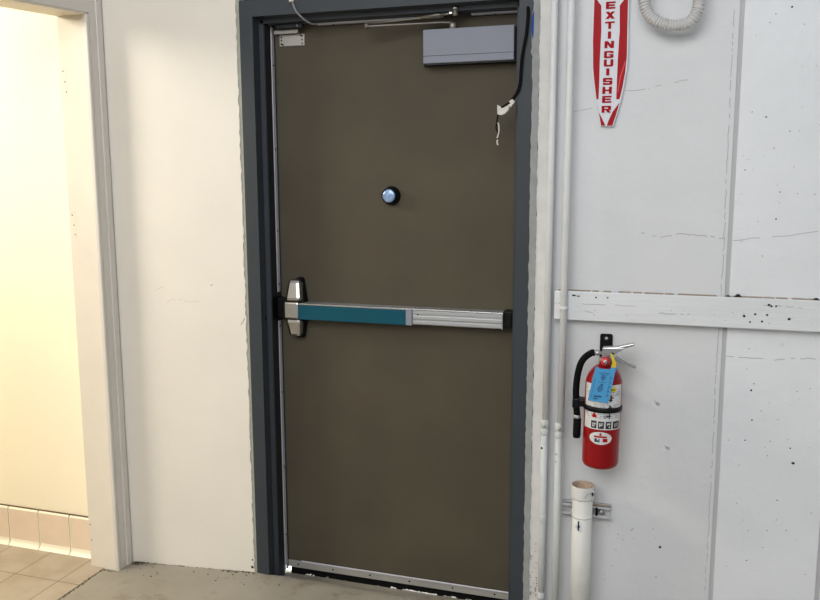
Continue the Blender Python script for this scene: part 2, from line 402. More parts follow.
# grime crumbs
g = MB(); rg = random.Random(21)
for k in range(330):
    if k < 90: x = -.612+abs(rg.gauss(0, .028)); y = -.002-abs(rg.gauss(0, .010))
    elif k < 150: x = rg.uniform(-.20, -.05); y = -.001-abs(rg.gauss(0, .008))
    elif k < 170: x = rg.uniform(-.6, .1); y = -rg.uniform(.03, .12)
    elif k < 200: x = rg.uniform(-.6, -.06); y = -.0005-abs(rg.gauss(0, .002))
    elif k < 290: x = -.693+rg.gauss(0, .003); y = -rg.uniform(.09, .42)
    else: x = -.66+rg.gauss(0, .02); y = -.092-abs(rg.gauss(0, .006))
    r = rg.uniform(.0015, .0045); z = floorz(x, y)
    if x < LX+.03 and y > -.086: x = LX+.035
    z = max(z, -.0365) if x < LX-.057 else z
    if k >= 200: r *= .7
    g.lathe([(0, -.002), (r, -.001), (r*.7, r*.5), (0, r*.6)], (x, y, z), n=5)
o = g.build('debris', M['grime'], kind='stuff'); tag(o, 'dark crumbs of dirt along the foot of the cream wall', 'debris')

# ------------------------------------------------------------ metal door frame
FH = 2.073
fr = thing('door_2', (0, 0, 0), 'slate grey painted metal frame around the brown exit door', 'door frame', kind='structure')
fr.name = 'trim_door_frame'
g = MB()
def jamb_sec(sign, xo, xi):
    s = sign
    # face, rabbet, stop as one outline in plan (x measured towards the opening)
    return [(xo, .15), (xo, -.003), (xi, -.003), (xi, .044), (xi+s*.004, .047), (xi+s*.0155, .047), (xi+s*.0165, .05), (xi+s*.0165, .099), (xi+s*.0155, .103), (xi, .103), (xi, .15)]
g.prism_xy(jamb_sec(1, -.051, 0), -.045, 2.073)
g.build('jamb', M['frame'], fr)
g = MB(); g.prism_xy(jamb_sec(-1, .988, .941), -.045, 2.073); g.build('jamb', M['frame'], fr)
g = MB()
sec = [(.15, 2.128), (-.003, 2.128), (-.003, FH), (.044, FH), (.047, FH-.004), (.047, FH-.0155), (.05, FH-.0165), (.099, FH-.0165), (.103, FH-.0155), (.103, FH), (.15, FH)]
t = bmesh.new(); a = [t.verts.new((-.051, y, z)) for y, z in sec]; b = [t.verts.new((.988, y, z)) for y, z in sec]
t.faces.new(a); t.faces.new(b[::-1])
for i in range(len(sec)): t.faces.new((a[i], a[(i+1) % len(sec)], b[(i+1) % len(sec)], b[i]))
g._add(t); g.build('header', M['frame'], fr)
# dark sealing lines between the stop and door
g = MB(); g.box(.0155, .0185, .050, .094, -.03, 2.055); g.build('seal', M['framed'], fr)
g = MB(); g.box(.0165, .0225, .1178, .1222, -.03, 2.05); g.build('seal', M['framed'], fr)
# metal weather strips on the stops (screws as sub parts)
def strip(x0, x1, y0, y1, z0, z1, screws):
    o = MB().box(x0, x1, y0, y1, z0, z1, .001).build('weather_strip', M['strip'], fr)
    for (x, y, z) in screws:
        MB().lathe([(0, -.0016), (.0032, -.001), (.0035, .001)], (x, y, z), axis='x' if x < .1 else 'z', n=10).build('screw', M['black'], o)
strip(.0165, .0205, .097, .1175, 1.09, 2.053, [(.0206, .107, z) for z in (1.92, 1.62, 1.32, 1.12)])
strip(.0165, .0205, .097, .1175, -.004, .98, [(.0206, .107, z) for z in (.96, .7, .4, .12)])
strip(.20, .66, .097, .1175, 2.0505, 2.0565, [(.26, .108, 2.0502), (.45, .108, 2.0502)])
strip(.76, .925, .097, .1175, 2.0505, 2.0565, [(.84, .108, 2.0502)])
# strike
MB().box(.0165, .0215, .05, .12, .990, 1.076, .001).build('strike_plate', M['black'], fr)
MB().lathe([(0, -.001), (.005, -.0005), (.005, .002)], (.0005, .03, 1.0), axis='x', n=10).build('screw', M['black'], fr)
# caulk strips either side
rc = random.Random(8)
left = [(-.078, -.04), (-.078, 2.15)]; right = [(x_, z_) for x_, z_ in jag(150, -.04, 2.15, -.0505, .0015, rc)[::-1]]
MB().prism_xz(left+right, .0025, .012).build('caulk', M['caulkl'], fr)
left = [(.9895+rc.uniform(-.0018, .0018)-(.004 if 1.9 < z < 2.03 else 0), z) for z in [i*2.2/150 for i in range(151)]]
right = [(1.0075+rc.uniform(-.002, .002), z) for _, z in left[::-1]]
MB().prism_xz([(x-.004, z) for x, z in left]+right, -.0055, .012).build('caulk', M['caulk'], fr)
MB().prism_xz([(.980, 1.98), (.9835, 2.02), (.9885, 2.035), (.988, 1.96), (.984, 1.945)], -.0065, -.0025).build('tape', M['blue'], fr)
# contact switch under the header
o = MB().box(.05, .153, .074, .096, 2.042, 2.0565, .002).build('contact_switch', M['closer'] if False else mat('dark_grey_switch', (44, 47, 52), .5, spec=.2), fr)
MB().lathe([(0, -.001), (.004, 0), (.004, .002)], (.135, .0735, 2.049), axis='y', n=10).build('screw', M['alud'], o)

# ------------------------------------------------------------ the door
door = thing('door_1', (.47, .14, -.02), 'olive brown metal exit door with a teal and silver push bar', 'door', kind='structure')
MB().box(.004, .937, .1225, .165, -.008, 2.069, .0015).build('door_leaf', M['door'], door)
# sweep with screws, black rubber with ragged lower edge
sw = MB().box(.0225, .920, .1185, .1224, -.018, .010, .0012).build('door_sweep', M['sweep'], door)
MB().box(.08, .918, .1145, .120, .0085, .0145, .002).build('sweep_lip', M['strip'], sw)
for x in (.066, .215, .37, .53, .70, .86):
    MB().lathe([(0, -.0015), (.0035, -.001), (.004, .001)], (x, .1183, -.004), axis='y', n=10).build('screw', M['black'], sw)
rz = random.Random(4)
bot = []
n = 240
for i in range(n+1):
    x = .032 + (.925-.032)*i/n
    z = -.049
    for ga, gb, gz in ((.095, .118, -.040), (.124, .136, -.041), (.15, .158, -.043), (.178, .195, -.040), (.26, .266, -.042), (.33, .336, -.043), (.40, .41, -.042), (.45, .475, -.040), (.50, .64, -.0405), (.66, .72, -.041), (.75, .79, -.042)):
        if ga <= x <= gb: z = gz + rz.uniform(-.003, .0015)
    bot.append((x, z))
MB().prism_xz([(.925, -.010), (.032, -.010)] + bot, .1235, .131).build('rubber_seal', M['rubber'], door)
# viewer
vw = MB().lathe([(.0335, .1225), (.0335, .118), (.030, .110), (.0275, .090), (.0245, .0885), (.0235, .090), (0, .090)], (.468, 0, 1.452), axis='y', n=36).build('door_viewer', M['black'], door)
MB().lathe([(0, .0865), (.014, .0868), (.0215, .0885), (.0230, .0900), (.0230, .0905)], (.468, 0, 1.452), axis='y', n=36).build('lens', M['viewer'], vw)
# contact plate
cp = MB().box(.042, .141, .1185, .1224, 1.987, 2.027, .001).build('contact_plate', M['alud'], door)
for x, z in ((.050, 1.995), (.050, 2.008), (.050, 2.019), (.132, 1.994), (.132, 2.007), (.132, 2.020), (.0555, 1.992), (.127, 2.022)):
    MB().lathe([(0, -.0006), (.003, -.0004), (.0032, .001)], (x, .1182, z), axis='y', n=10).build('screw', M['black'], cp)
MB().box(.030, .124, .099, .1184, 2.0275, 2.0405, .001).build('magnet_bar', M['alud'], cp)

# panic bar : rail along the door, pad, housing, end cap
Z0, Z1 = .9965, 1.0555
pb = MB().box(.10, .888, .066, .1224, Z0+.003, Z1, .0025).build('push_bar', M['alu'], door)
g = MB(); g.box(.120, .5385, .0595, .067, Z0, Z1-.006, .002); g.build('push_pad', M['teal'], pb)
MB().box(.115, .889, .062, .0745, Z1-.0055, Z1+.001, .0012).build('top_edge', M['chrome'], pb)
MB().box(.5390, .5625, .0585, .068, Z0, Z1-.001, .002).build('pad_end', M['closer'], pb)
g = MB(); g.box(.563, .8855, .0632, .067, Z0+.006, Z0+.0175, .001); g.box(.563, .8855, .0632, .067, Z0+.042, Z1-.0055, .001); g.box(.563, .8855, .0615, .067, Z0+.0225, Z0+.037, .0025)
g.build('rail_cover', M['alu'], pb)
MB().lathe([(0, -.001), (.0032, -.0008), (.0036, .002)], (.582, .0654, Z0+.046-.0055), axis='y', n=12).build('screw', M['black'], pb)
g = MB(); g.box(.8865, .921, .072, .1224, Z0+.004, Z1+.006, .004); g.box(.900, .916, .0685, .0735, Z0+.012, Z1-.002, .002)
g.build('end_cap', M['black'], pb)
MB().box(.884, .8885, .0615, .1, Z0+.001, Z1, .001).build('end_rim', M['chrome'], pb)
# latch housing: two tapered shells above and below a centre block
g = MB()
def shell(zb, zt, wb, wt, xc=.0955):
    p = []
    for z, w, yf in ((zb, wb, .058), (zt, wt, .074)):
        p += [(xc-w/2, .1224, z), (xc+w/2, .1224, z), (xc+w/2, yf, z), (xc-w/2, yf, z)]
    return p
g.hexa(shell(1.0625, 1.142, .068, .048), bev=.013)
g.hexa(shell(.996, .926, .068, .046), bev=.013)
hb = g.build('latch_housing', M['chrome'], pb)
g = MB()
g.hexa([(.104, .1226, 1.055), (.134, .1226, 1.055), (.132, .085, 1.055), (.104, .075, 1.055), (.098, .1226, 1.150), (.120, .1226, 1.146), (.118, .090, 1.142), (.098, .085, 1.145)], bev=.004)
g.hexa([(.104, .1226, 1.0), (.134, .1226, 1.0), (.132, .085, 1.0), (.104, .075, 1.0), (.098, .1226, .916), (.120, .1226, .920), (.118, .090, .924), (.098, .085, .921)], bev=.004)
g.build('housing_base', M['black'], pb)
MB().box(.0615, .1225, .055, .1224, .9985, 1.0605, .007).build('latch_block', M['chrome'], pb)
MB().box(.0205, .062, .085, .1224, .993, 1.070, .003).build('latch_bolt', M['black'], pb)

# closer
cl = MB().box(.6045, .9135, .06, .1224, 1.8955, 2.0055, .0018).build('door_closer', M['closer'], door)
MB().box(.6042, .9138, .0596, .1, 1.9185, 1.9205).build('cover_line', M['closerl'], cl)
MB().box(.592, .924, .108, .1224, 1.892, 2.004, .002).build('back_plate', M['black'], cl)
MB().lathe([(0, 0), (.011, 0), (.011, .018), (.007, .024), (0, .024)], (.70, .088, 2.004), n=16).build('spindle', M['alud'], cl)
g = MB()
g.tube([(.702, .088, 2.026), (.69, .083, 2.028), (.66, .075, 2.0285), (.42, .03, 2.022), (.41, .03, 2.0215)], .0042, n=10)
g.lathe([(0, -.006), (.008, -.006), (.008, .012), (0, .012)], (.414, .03, 2.021), n=12)
g.build('closer_arm', M['arm'], cl)
g = MB(); g.tube([(.415, .03, 2.032), (.50, .034, 2.034), (.60, .040, 2.040), (.64, .043, 2.044)], .0032, n=10)
g.tube([(.60, .040, 2.040), (.66, .045, 2.0475), (.672, .046, 2.0475)], .0055, n=10)
g.tube([(.672, .046, 2.0475), (.715, .05, 2.051)], .004, n=10)
g.build('forearm', M['arm'], cl)
g = MB(); g.lathe([(0, -.008), (.0085, -.008), (.0085, .012), (.010, .012), (.010, .020), (0, .020)], (.721, .042, 2.049), n=16)
g.box(.700, .712, .036, .048, 2.046, 2.054, .002)
g.build('arm_shoe', M['chrome'], cl)

# ------------------------------------------------------------ cables at the frame
ac = thing('signal_cable', (.138, -.006, 2.12), 'thin grey cable with white sleeve at the top left of the door frame', 'cable')
MB().tube(spline([(.150, -.008, 2.19), (.152, -.008, 2.15), (.1545, -.008, 2.112)]), .0085, n=12).build('sleeve', M['white'], ac)
MB().tube(spline([(.1555, -.008, 2.118), (.163, -.01, 2.100), (.1745, -.012, 2.078), (.190, -.006, 2.060), (.202, .01, 2.048), (.212, .03, 2.042), (.222, .05, 2.044)]), .0032, n=10).build('wire', M['greycable'], ac)

hw = thing('cut_cable', (.96, -.012, 2.04), 'black cut cable with white taped end hanging over the top right door frame edge', 'cable')
MB().tube(spline([(.968, -.002, 2.043), (.9698, -.009, 2.034), (.9698, -.010, 2.010), (.9655, -.010, 1.9586), (.9545, -.010, 1.8982), (.951, -.010, 1.8523), (.9475, -.010, 1.8061), (.938, -.010, 1.780), (.9245, -.010, 1.7600)]), .0052, n=12).build('sheath', M['rubber'], hw)
g = MB(); g.prism_xz([(.926, 1.762), (.933, 1.755), (.921, 1.738), (.912, 1.745), (.916, 1.757)], -.018, -.004, bev=.002)
g.prism_xz([(.8765, 1.746), (.8880, 1.740), (.905, 1.741), (.918, 1.745), (.912, 1.728), (.900, 1.717), (.8885, 1.7135), (.8775, 1.7165)], -.017, -.005, bev=.002)
g.build('tape_wrap', M['tape'], hw)
MB().tube(spline([(.918, -.0185, 1.751), (.908, -.0185, 1.7475), (.899, -.0185, 1.741), (.89, -.0175, 1.738)]), .003, n=8).build('wire', M['rubber'], hw)
MB().tube(spline([(.879, -.01, 1.718), (.8765, -.01, 1.705), (.8745, -.01, 1.69), (.8725, -.01, 1.6736), (.8765, -.01, 1.664), (.880, -.01, 1.652)]), .0024, n=8).build('wire', M['rubber'], hw)
MB().tube(spline([(.8775, -.012, 1.690), (.8815, -.012, 1.6829), (.8825, -.012, 1.665), (.879, -.012, 1.648), (.876, -.012, 1.642)]), .0022, n=8).build('wire', M['tape'], hw)
MB().tube(spline([(.8785, -.012, 1.636), (.877, -.012, 1.628), (.8795, -.012, 1.619)]), .0026, n=8).build('wire_tip', M['tape'], hw)

# ------------------------------------------------------------ extinguisher sign
sg = thing('extinguisher_sign', (1.225, .012, 1.67), 'red and white vertical EXTINGUISHER arrow sign above the fire extinguisher', 'sign')
SY = .006
outline = [(1.1713, 2.0521), (1.1704, 1.9784), (1.1704, 1.904), (1.1727, 1.844), (1.1784, 1.8076), (1.1854, 1.7741), (1.1926, 1.7375), (1.1998, 1.7008), (1.2037, 1.6732),
           (1.2432, 1.6724), (1.2513, 1.6995), (1.262, 1.7415), (1.2721, 1.7952), (1.2793, 1.8455), (1.2804, 1.8987), (1.2793, 1.9722), (1.2782, 2.0451), (1.2782, 2.17), (1.1713, 2.17)]
k = (2.688+SY)/2.688
# board is thin and stands a few millimetres off the panel
MB().prism_xz(outline, SY, PY-.0005, bev=.0015).build('board', M['signw'], sg)
redL = [(1.1745, 2.065), (1.1958, 2.0356), (1.198, 1.9619), (1.1962, 1.8728), (1.1965, 1.8128), (1.1958, 1.7555), (1.190, 1.7557), (1.1827, 1.8013), (1.1766, 1.8497), (1.1738, 1.9336)]
redR = [(1.2748, 2.065), (1.2759, 1.9575), (1.277, 1.8839), (1.2738, 1.8337), (1.2665, 1.7863), (1.2596, 1.7535), (1.2496, 1.7538), (1.2497, 1.7959), (1.2503, 1.8704), (1.2533, 1.9588), (1.2508, 2.0321)]
tipL = [(1.1918, 1.7405), (1.1979, 1.716), (1.2157, 1.6821), (1.2189, 1.6744), (1.2062, 1.6747), (1.2010, 1.7007)]
tipR = [(1.2604, 1.7445), (1.2484, 1.6995), (1.2402, 1.6739), (1.2235, 1.6743), (1.2276, 1.6879), (1.2389, 1.7149)]
for P_, nm in ((redL, 'side_band'), (redR, 'side_band'), (tipL, 'arrow_tip'), (tipR, 'arrow_tip')):
    o = MB().prism_xz(P_, SY-.0006, SY+.001).build(nm, M['red'], sg)
MB().prism_xz([(1.2527, 1.774), (1.2585, 1.822), (1.272, 1.868), (1.2745, 1.866), (1.2615, 1.82), (1.2548, 1.774)], SY-.0011, SY).build('scuff', M['pink'], sg)
letters = [(1.2242, 2.0351), (1.2236, 2.0059), (1.2231, 1.9765), (1.2231, 1.9471), (1.2234, 1.919), (1.2228, 1.8893), (1.2230, 1.864), (1.2215, 1.8372), (1.2218, 1.8088), (1.2211, 1.7818), (1.2211, 1.7546), (1.2205, 1.7244)]
def bx_(x0, x1, y0, y1): return [(x0, y0), (x1, y0), (x1, y1), (x0, y1)]
TW, TH = .31, .235
LB, RB = bx_(0, TW, 0, 1), bx_(1-TW, 1, 0, 1)
TOP, MID, BOT = bx_(0, 1, 1-TH, 1), bx_(0, 1, .5-TH/2, .5+TH/2), bx_(0, 1, 0, TH)
CT, CB_ = [(0, 1-TH), (1, 1-TH), (1, .9), (.86, 1), (.14, 1), (0, .9)], [(0, TH), (0, .1), (.14, 0), (.86, 0), (1, .1), (1, TH)]
GLYPH = {
 'E': [LB, TOP, bx_(0, .92, .5-TH/2, .5+TH/2), BOT],
 'X': [[(0, 0), (.36, 0), (1, 1), (.64, 1)], [(.64, 0), (1, 0), (.36, 1), (0, 1)]],
 'T': [TOP, bx_(.5-TW/2, .5+TW/2, 0, 1)],
 'I': [bx_(0, 1, 0, 1)],
 'N': [LB, RB, [(0, 1), (.34, 1), (1, 0), (.66, 0)]],
 'G': [bx_(0, TW, .1, .9), CT, CB_, bx_(1-TW, 1, .1, .52), bx_(.5, 1, .36, .54), bx_(1-TW, 1, .68, .9)],
 'U': [bx_(0, TW, .1, 1), bx_(1-TW, 1, .1, 1), CB_],
 'S': [CT, CB_, bx_(0, 1, .5-TH*.42, .5+TH*.42), bx_(0, TW, .5, .88), bx_(1-TW, 1, .12, .5), bx_(1-TW, 1, .7, .9), bx_(0, TW, .1, .3)],
 'H': [LB, RB, MID],
 'R': [LB, [(0, 1-TH*.9), (1, 1-TH*.9), (1, .92), (.88, 1), (0, 1)], bx_(0, .96, .38, .56), bx_(1-TW, 1, .44, .92), [(.42, .4), (.74, .44), (1, 0), (.66, 0)]],
}
def text_mesh(ch, w, h):
    return [[((px-.5)*w, (pz-.5)*h) for px, pz in p] for p in GLYPH[ch]]
g = MB()
for ch, (x, z) in zip('EXTINGUISHER', letters):
    for kk, poly in enumerate(text_mesh(ch, .0095 if ch == 'I' else .0285, .0212)):
        try: g.poly([(x+px, SY-.0014-kk*.0001, z+pz) for px, pz in poly])
        except ValueError: pass
g.build('lettering', M['redtxt'], sg)
sg.location.x -= .003

# ------------------------------------------------------------ conduits, pipes
def conduit(name, x_top, z_joint, y, r, x_bot, label, nub):
    t = thing(name, (x_bot, y, 0), label, 'pipe')
    MB().tube([(x_top, y, HZ-.1), (x_top, y, 1.6), (x_top-.001, y, z_joint)], r, n=20).build('upper_tube', M['conduit'], t)
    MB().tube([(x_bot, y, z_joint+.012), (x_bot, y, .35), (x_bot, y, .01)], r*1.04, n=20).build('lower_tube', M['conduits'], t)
    g = MB(); g.lathe([(r*1.02, .028), (r*1.22, .024), (r*1.22, .004), (r*1.05, 0), (r*1.05, -.006), (r*1.2, -.008), (r*1.2, -.022), (r*1.03, -.026)], (x_bot, y, z_joint), n=20)
    c = g.build('coupling', M['conduits'], t)
    MB().lathe([(0, -.006), (.005, -.005), (.0055, 0)], (x_bot+nub, y-r*1.1, z_joint+.008), axis='y', n=10).build('screw', M['galv'], c)
    return t
c1 = conduit('conduit_pipe', 1.0525, .690, -.012, .0112, 1.0498, 'left thin white vertical conduit, closest to the door frame', 0)
for z in (.08, .36): 
    MB().lathe([(.0117, 0), (.0128, .003), (.0128, .02), (.0117, .023)], (1.0498, -.012, z), n=20).build('collar', M['conduits'], c1)
MB().lathe([(0, -.0015), (.0035, -.001), (.004, .002)], (1.0435, -.0222, .62), axis='y', n=10).build('screw', M['hole'], c1)
c2 = conduit('conduit_pipe', 1.1065, .690, -.032, .0113, 1.1000, 'right thin white vertical conduit crossing in front of the rail end', .003)
# retaining ring where it crosses the rail
MB().lathe([(.0113, -.006), (.0135, -.004), (.0135, .004), (.0113, .006)], (1.1055, -.032, 1.098), n=20).build('collar', M['conduit'], c2)
for z in (.61, .585):
    MB().lathe([(0, -.0015), (.003, -.001), (.0035, .002)], (1.094, -.0425, z), axis='y', n=10).build('screw', M['crack'], c2)

# stub pipe
px, py_ = 1.186, -.062
pp = thing('drain_pipe', (px, py_, 0), 'fat white plastic stub pipe standing below the fire extinguisher, open dusty top', 'pipe')
g = MB(); g.lathe([(.0325, 0), (.0325, .485)], (px, py_, 0), n=40); g.lathe([(.0333, .415), (.034, .418), (.0333, .421)], (px, py_, 0), n=40)
g.build('pipe_body', M['pvc'], pp)
MB().lathe([(.0325, .478), (.0368, .480), (.0372, .484), (.0372, .5215), (.0368, .5235)], (px, py_, 0), n=40, cap=False).build('socket', M['pvc'], pp)
g = MB(); g.lathe([(.0368, .5235), (.0335, .5245), (.0318, .523), (.0312, .518), (.0280, .520), (.0262, .518), (.0245, .508), (0, .507)], (px, py_, 0), n=40, cap=False); g.build('plug', M['dust'], pp)
g = MB()
g.lathe([(0, -.003), (.0045, -.0025), (.005, .003)], (px-.005, py_-.0325, .392), axis='y', n=10); g.box(px-.0095, px-.0055, py_-.036, py_-.030, .378, .410, .001)
g.build('slot', M['black'], pp)
g = MB(); g.box(px-.018, px-.0095, py_-.0335, py_-.028, .385, .398, .002); g.box(px-.0055, px+.002, py_-.0352, py_-.03, .374, .400, .002); g.build('slot_rim', M['signw'], pp)
g = MB(); g.box(px+.030, px+.041, py_-.020, py_-.008, .494, .512, .003); g.tube(spline([(px+.012, py_-.0365, .492), (px+.016, py_-.0352, .503), (px+.026, py_-.0275, .505), (px+.033, py_-.018, .504)]), .0012, n=6)
c_ = g.build('clip', M['galv'], pp)
MB().box(px+.0315, px+.036, py_-.0225, py_-.018, .497, .509, .001).build('slot', M['black'], pp)
MB().tube([(px+.0325*math.cos(a), py_+.0325*math.sin(a), .425+0*a) for a in [PI*1.0+PI*i/20 for i in range(0)]] or [(px-.034, py_+.01, .425), (px-.034, py_+.05, .425)], .003, n=8).build('clamp', M['pvc'], pp)

# strut channel on wall
st = thing('strut_channel', (1.19, .01, .415), 'short horizontal slotted metal channel fixed to the wall behind the stub pipe', 'bracket')
g = MB()
sx0, sx1 = 1.113, 1.272
g.box(sx0, sx1, .014, .0195, .392, .436); g.box(sx0, sx1, -.008, .016, .4325, .436, .0008); g.box(sx0, sx1, -.008, .016, .3905, .394, .0008)
g.box(sx0, sx1, -.008, -.0055, .424, .436, .0008); g.box(sx0, sx1, -.008, -.0055, .3905, .402, .0008)
g.build('channel', M['strut'], st)
MB().box(1.20, sx1+.0015, -.0095, -.0075, .3895, .3965, .0008).build('bare_edge', M['galv'], st)
MB().box(1.20, sx1-.001, -.006, .004, .4354, .4366).build('dusty_top', M['dust'], st)
g = MB(); g.box(1.224, 1.231, -.012, .014, .400, .430, .002); g.build('nut', M['black'], st)
MB().lathe([(0, -.007), (.007, -.006), (.008, 0), (.008, .02)], (1.243, -.004, .414), axis='y', n=6).build('bolt', M['galv'], st)

# ------------------------------------------------------------ flexible conduit
path = spline([(1.322, 0, 2.22), (1.320, -.03, 2.12), (1.3195, -.05, 2.045), (1.3305, -.05, 2.003), (1.3525, -.05, 1.9755), (1.3935, -.05, 1.9575), (1.4295, -.05, 1.9570), (1.4545, -.05, 1.9650), (1.4705, -.05, 1.9900), (1.4760, -.05, 2.018), (1.4775, -.03, 2.12), (1.475, 0, 2.22)], 14)
# resample evenly and corrugate
L_ = [0]
for a, b in zip(path, path[1:]): L_.append(L_[-1]+(b-a).length)
pts, rad = [], []; step = .0012; s_ = 0; i = 0
while s_ < L_[-1]:
    while L_[i+1] < s_: i += 1
    t = (s_-L_[i])/(L_[i+1]-L_[i]); pts.append(path[i].lerp(path[i+1], t)); rad.append(.0120+.0055*(abs(math.sin(PI*s_/.0085))**.45)); s_ += step
fc = thing('flexible_conduit', (1.40, -.05, 1.95), 'white ribbed flexible conduit loop hanging at the top right of the red sign', 'conduit')
MB().tube(pts, rad, n=20).build('ribbed_tube', mat('grey_white_ribbed_plastic', (192, 191, 190), .5), fc)
MB().lathe([(.02, 0), (.02, .03), (.014, .035)], (1.322, 0, 2.215), n=16).build('fitting', M['white'], fc)
MB().lathe([(.02, 0), (.02, .03), (.014, .035)], (1.475, 0, 2.215), n=16).build('fitting', M['white'], fc)

# ------------------------------------------------------------ extinguisher bracket (on the wall)
wb = thing('wall_bracket', (1.239, .016, .9), 'flat black metal wall bracket with a screw, behind the fire extinguisher head', 'bracket')
MB().prism_xz([(1.2195, .70), (1.2595, .70), (1.2595, 1.008), (1.2555, 1.0125), (1.2235, 1.0125), (1.2195, 1.008)], .0155, .0178).build('back_plate', M['black'], wb)
MB().lathe([(0, -.004), (.005, -.003), (.0062, 0)], (1.2395, .0155, .9975), axis='y', n=12).build('screw', M['galv'], wb)
MB().box(1.2225, 1.2565, -.038, .016, .835, .85, .002).build('hook', M['black'], wb)

# ------------------------------------------------------------ fire extinguisher
EX, EY, ER = 1.2395, -.09, .0568
ex = thing('fire_extinguisher', (EX, EY, .6), 'red fire extinguisher with blue inspection tag hung on the white wall', 'fire extinguisher')
body = [(0, .607), (.046, .607), (.0525, .611), (ER-.001, .618), (ER, .626), (ER, .876), (ER-.002, .890), (ER-.008, .905), (ER-.017, .918), (.030, .9285), (.020, .934), (.016, .940), (.016, .950)]
MB().lathe(body, (EX, EY, 0), n=64).build('cylinder', M['cyl'], ex)
def wrap(a0, a1, z0, z1, r, m, name, parent, n=14, slope=0):
    """patch on the cylinder; angles in degrees, 0 faces the room (-y), positive to the right"""
    g = MB(); 
    for i in range(n):
        p = []
        for aa, zz in ((a0+(a1-a0)*i/n, 0), (a0+(a1-a0)*(i+1)/n, 0), (a0+(a1-a0)*(i+1)/n, 1), (a0+(a1-a0)*i/n, 1)):
            t = math.radians(aa); p.append((EX+math.sin(t)*r, EY-math.cos(t)*r, (z1 if zz else z0)+slope*aa))
        f = g.poly(p); 
    for f in g.bm.faces: f.smooth = True
    return g
CAM_A = 4.5   # the label is turned slightly towards +x
lab = wrap(-62, 74, .739, .882, ER+.0006, M['labelw'], 'label', ex, 30).build('label', M['labelw'], ex)
def deco(items, m, name, parent, r=ER+.0011):
    g = MB()
    for a0, a1, z0, z1 in items:
        n = max(1, int((a1-a0)/6))
        for i in range(n):
            p = []
            for aa, zz in ((a0+(a1-a0)*i/n, z0), (a0+(a1-a0)*(i+1)/n, z0), (a0+(a1-a0)*(i+1)/n, z1), (a0+(a1-a0)*i/n, z1)):
                t = math.radians(aa); p.append((EX+math.sin(t)*r, EY-math.cos(t)*r, zz))
            g.poly(p)
    return g.build(name, m, parent)
# black pictogram squares with white strokes
sq = [(-30, -12), (-7, 11), (16, 34), (39, 66)]
deco([(a, b, .7425, .766) for a, b in sq], M['ink'], 'pictogram_square', lab)
deco([(-25, -22, 0.747, 0.76), (-20, -15, 0.754, 0.76), (-22, -17, 0.748, 0.751), (-3, 0, 0.748, 0.761), (0, 6, 0.752, 0.756), (3, 7, 0.757, 0.761), (20, 23, 0.754, 0.761), (24, 30, 0.756, 0.761), (26, 29, 0.746, 0.752), (46, 49, 0.748, 0.76), (55, 58, 0.748, 0.76)], M['labelw'], 'pictogram_mark', lab, ER+.0015)
rl = random.Random(14)
pr = []
for z in (.776, .7815, .787, .805, .811, .817, .848, .853, .858, .864):
    a = -58
    while a < 62:
        w = rl.uniform(3, 9)
        if rl.random() < .62: pr.append((a, a+w, z, z+.0022))
        a += w+2
deco(pr, M['labelg'], 'printed_text', lab)
deco([(18, 30, .781, .786), (24, 28, .775, .792), (20, 33, .808, .812), (24, 30, .803, .818), (28, 38, .840, .844), (22, 34, .833, .837), (26, 31, .829, .85), (8, 22, .778, .780), (12, 20, .783, .785)], M['ink'], 'pictogram_figure', lab, ER+.0013)
deco([(20, 44, .861, .8745)], M['yellow'], 'yellow_panel', lab, ER+.0014)
deco([(24, 40, .866, .8695)], M['ink'], 'printed_text', lab, ER+.0018)
g = MB()
def wpoly(pts, r, g):
    g.poly([(EX+math.sin(math.radians(a))*r, EY-math.cos(math.radians(a))*r, z) for a, z in pts])
wpoly([(-26, .7765), (-14, .7765), (-12, .783), (-16, .787), (-20, .793), (-24, .787), (-28, .783)], ER+.0016, g); g.build('flame_mark', M['red'], lab)
# oval sticker
def disc(ac, zc, aw, zh, r, g, n=28):
    wp = [(ac+aw*math.cos(2*PI*i/n), zc+zh*math.sin(2*PI*i/n)) for i in range(n)]
    # fan in strips so it follows the curve
    for i in range(n//2):
        a, b = wp[i], wp[i+1]; c, d = (b[0], 2*zc-b[1]), (a[0], 2*zc-a[1])
        if abs(a[0]-b[0]) < 1e-6: continue
        q = [a, b, c, d] if i not in (0, n//2-1) else ([a, b, c] if i == 0 else [a, b, d])
        wpoly(q, r, g)
g = MB(); disc(2, .7115, 36, .0205, ER+.0008, g); ov = g.build('oval_sticker', M['labelw'], ex)
deco([(-16, 0, .699, .7105)], M['navy'], 'navy_block', ov); deco([(9, 24, .700, .7115)], M['red'], 'red_block', ov)
deco([(-18, 22, .7135, .7190)], M['red'], 'red_band', ov, ER+.0012); deco([(-8, -3, .705, .7115), (2, 6, .7, .707)], M['labelw'], 'white_mark', ov, ER+.0016)
g = MB(); wpoly([(-2, .7205), (6, .7205), (5, .725), (2, .7305), (-1, .725)], ER+.0014, g); g.build('flame_mark', M['red'], ov)
# strap
g = MB(); rs_ = ER+.0035
n = 44; t = bmesh.new(); rg_ = []
for i in range(n+1):
    aa = math.radians(-95+185*i/n); sl = -.0006*0
    zc = .801 - .00003*0 - .006*math.sin(aa)*0
    rg_.append([t.verts.new((EX+math.sin(aa)*r_, EY-math.cos(aa)*r_, zc+dz)) for r_, dz in ((ER+.0006, -.0085), (rs_, -.0078), (rs_, .0078), (ER+.0006, .0085))])
for A, B in zip(rg_, rg_[1:]):
    for k in range(4): t.faces.new((A[k], A[(k+1) % 4], B[(k+1) % 4], B[k])).smooth = k == 1
t.faces.new(rg_[0]); t.faces.new(rg_[-1]); g._add(t)
stp = g.build('strap', M['black'], ex)
g = MB(); g.box(1.150, 1.186, -.108, -.066, .795, .819, .004); g.box(1.146, 1.168, -.112, -.07, .790, .822, .004); g.build('hose_clip', M['black'], stp)
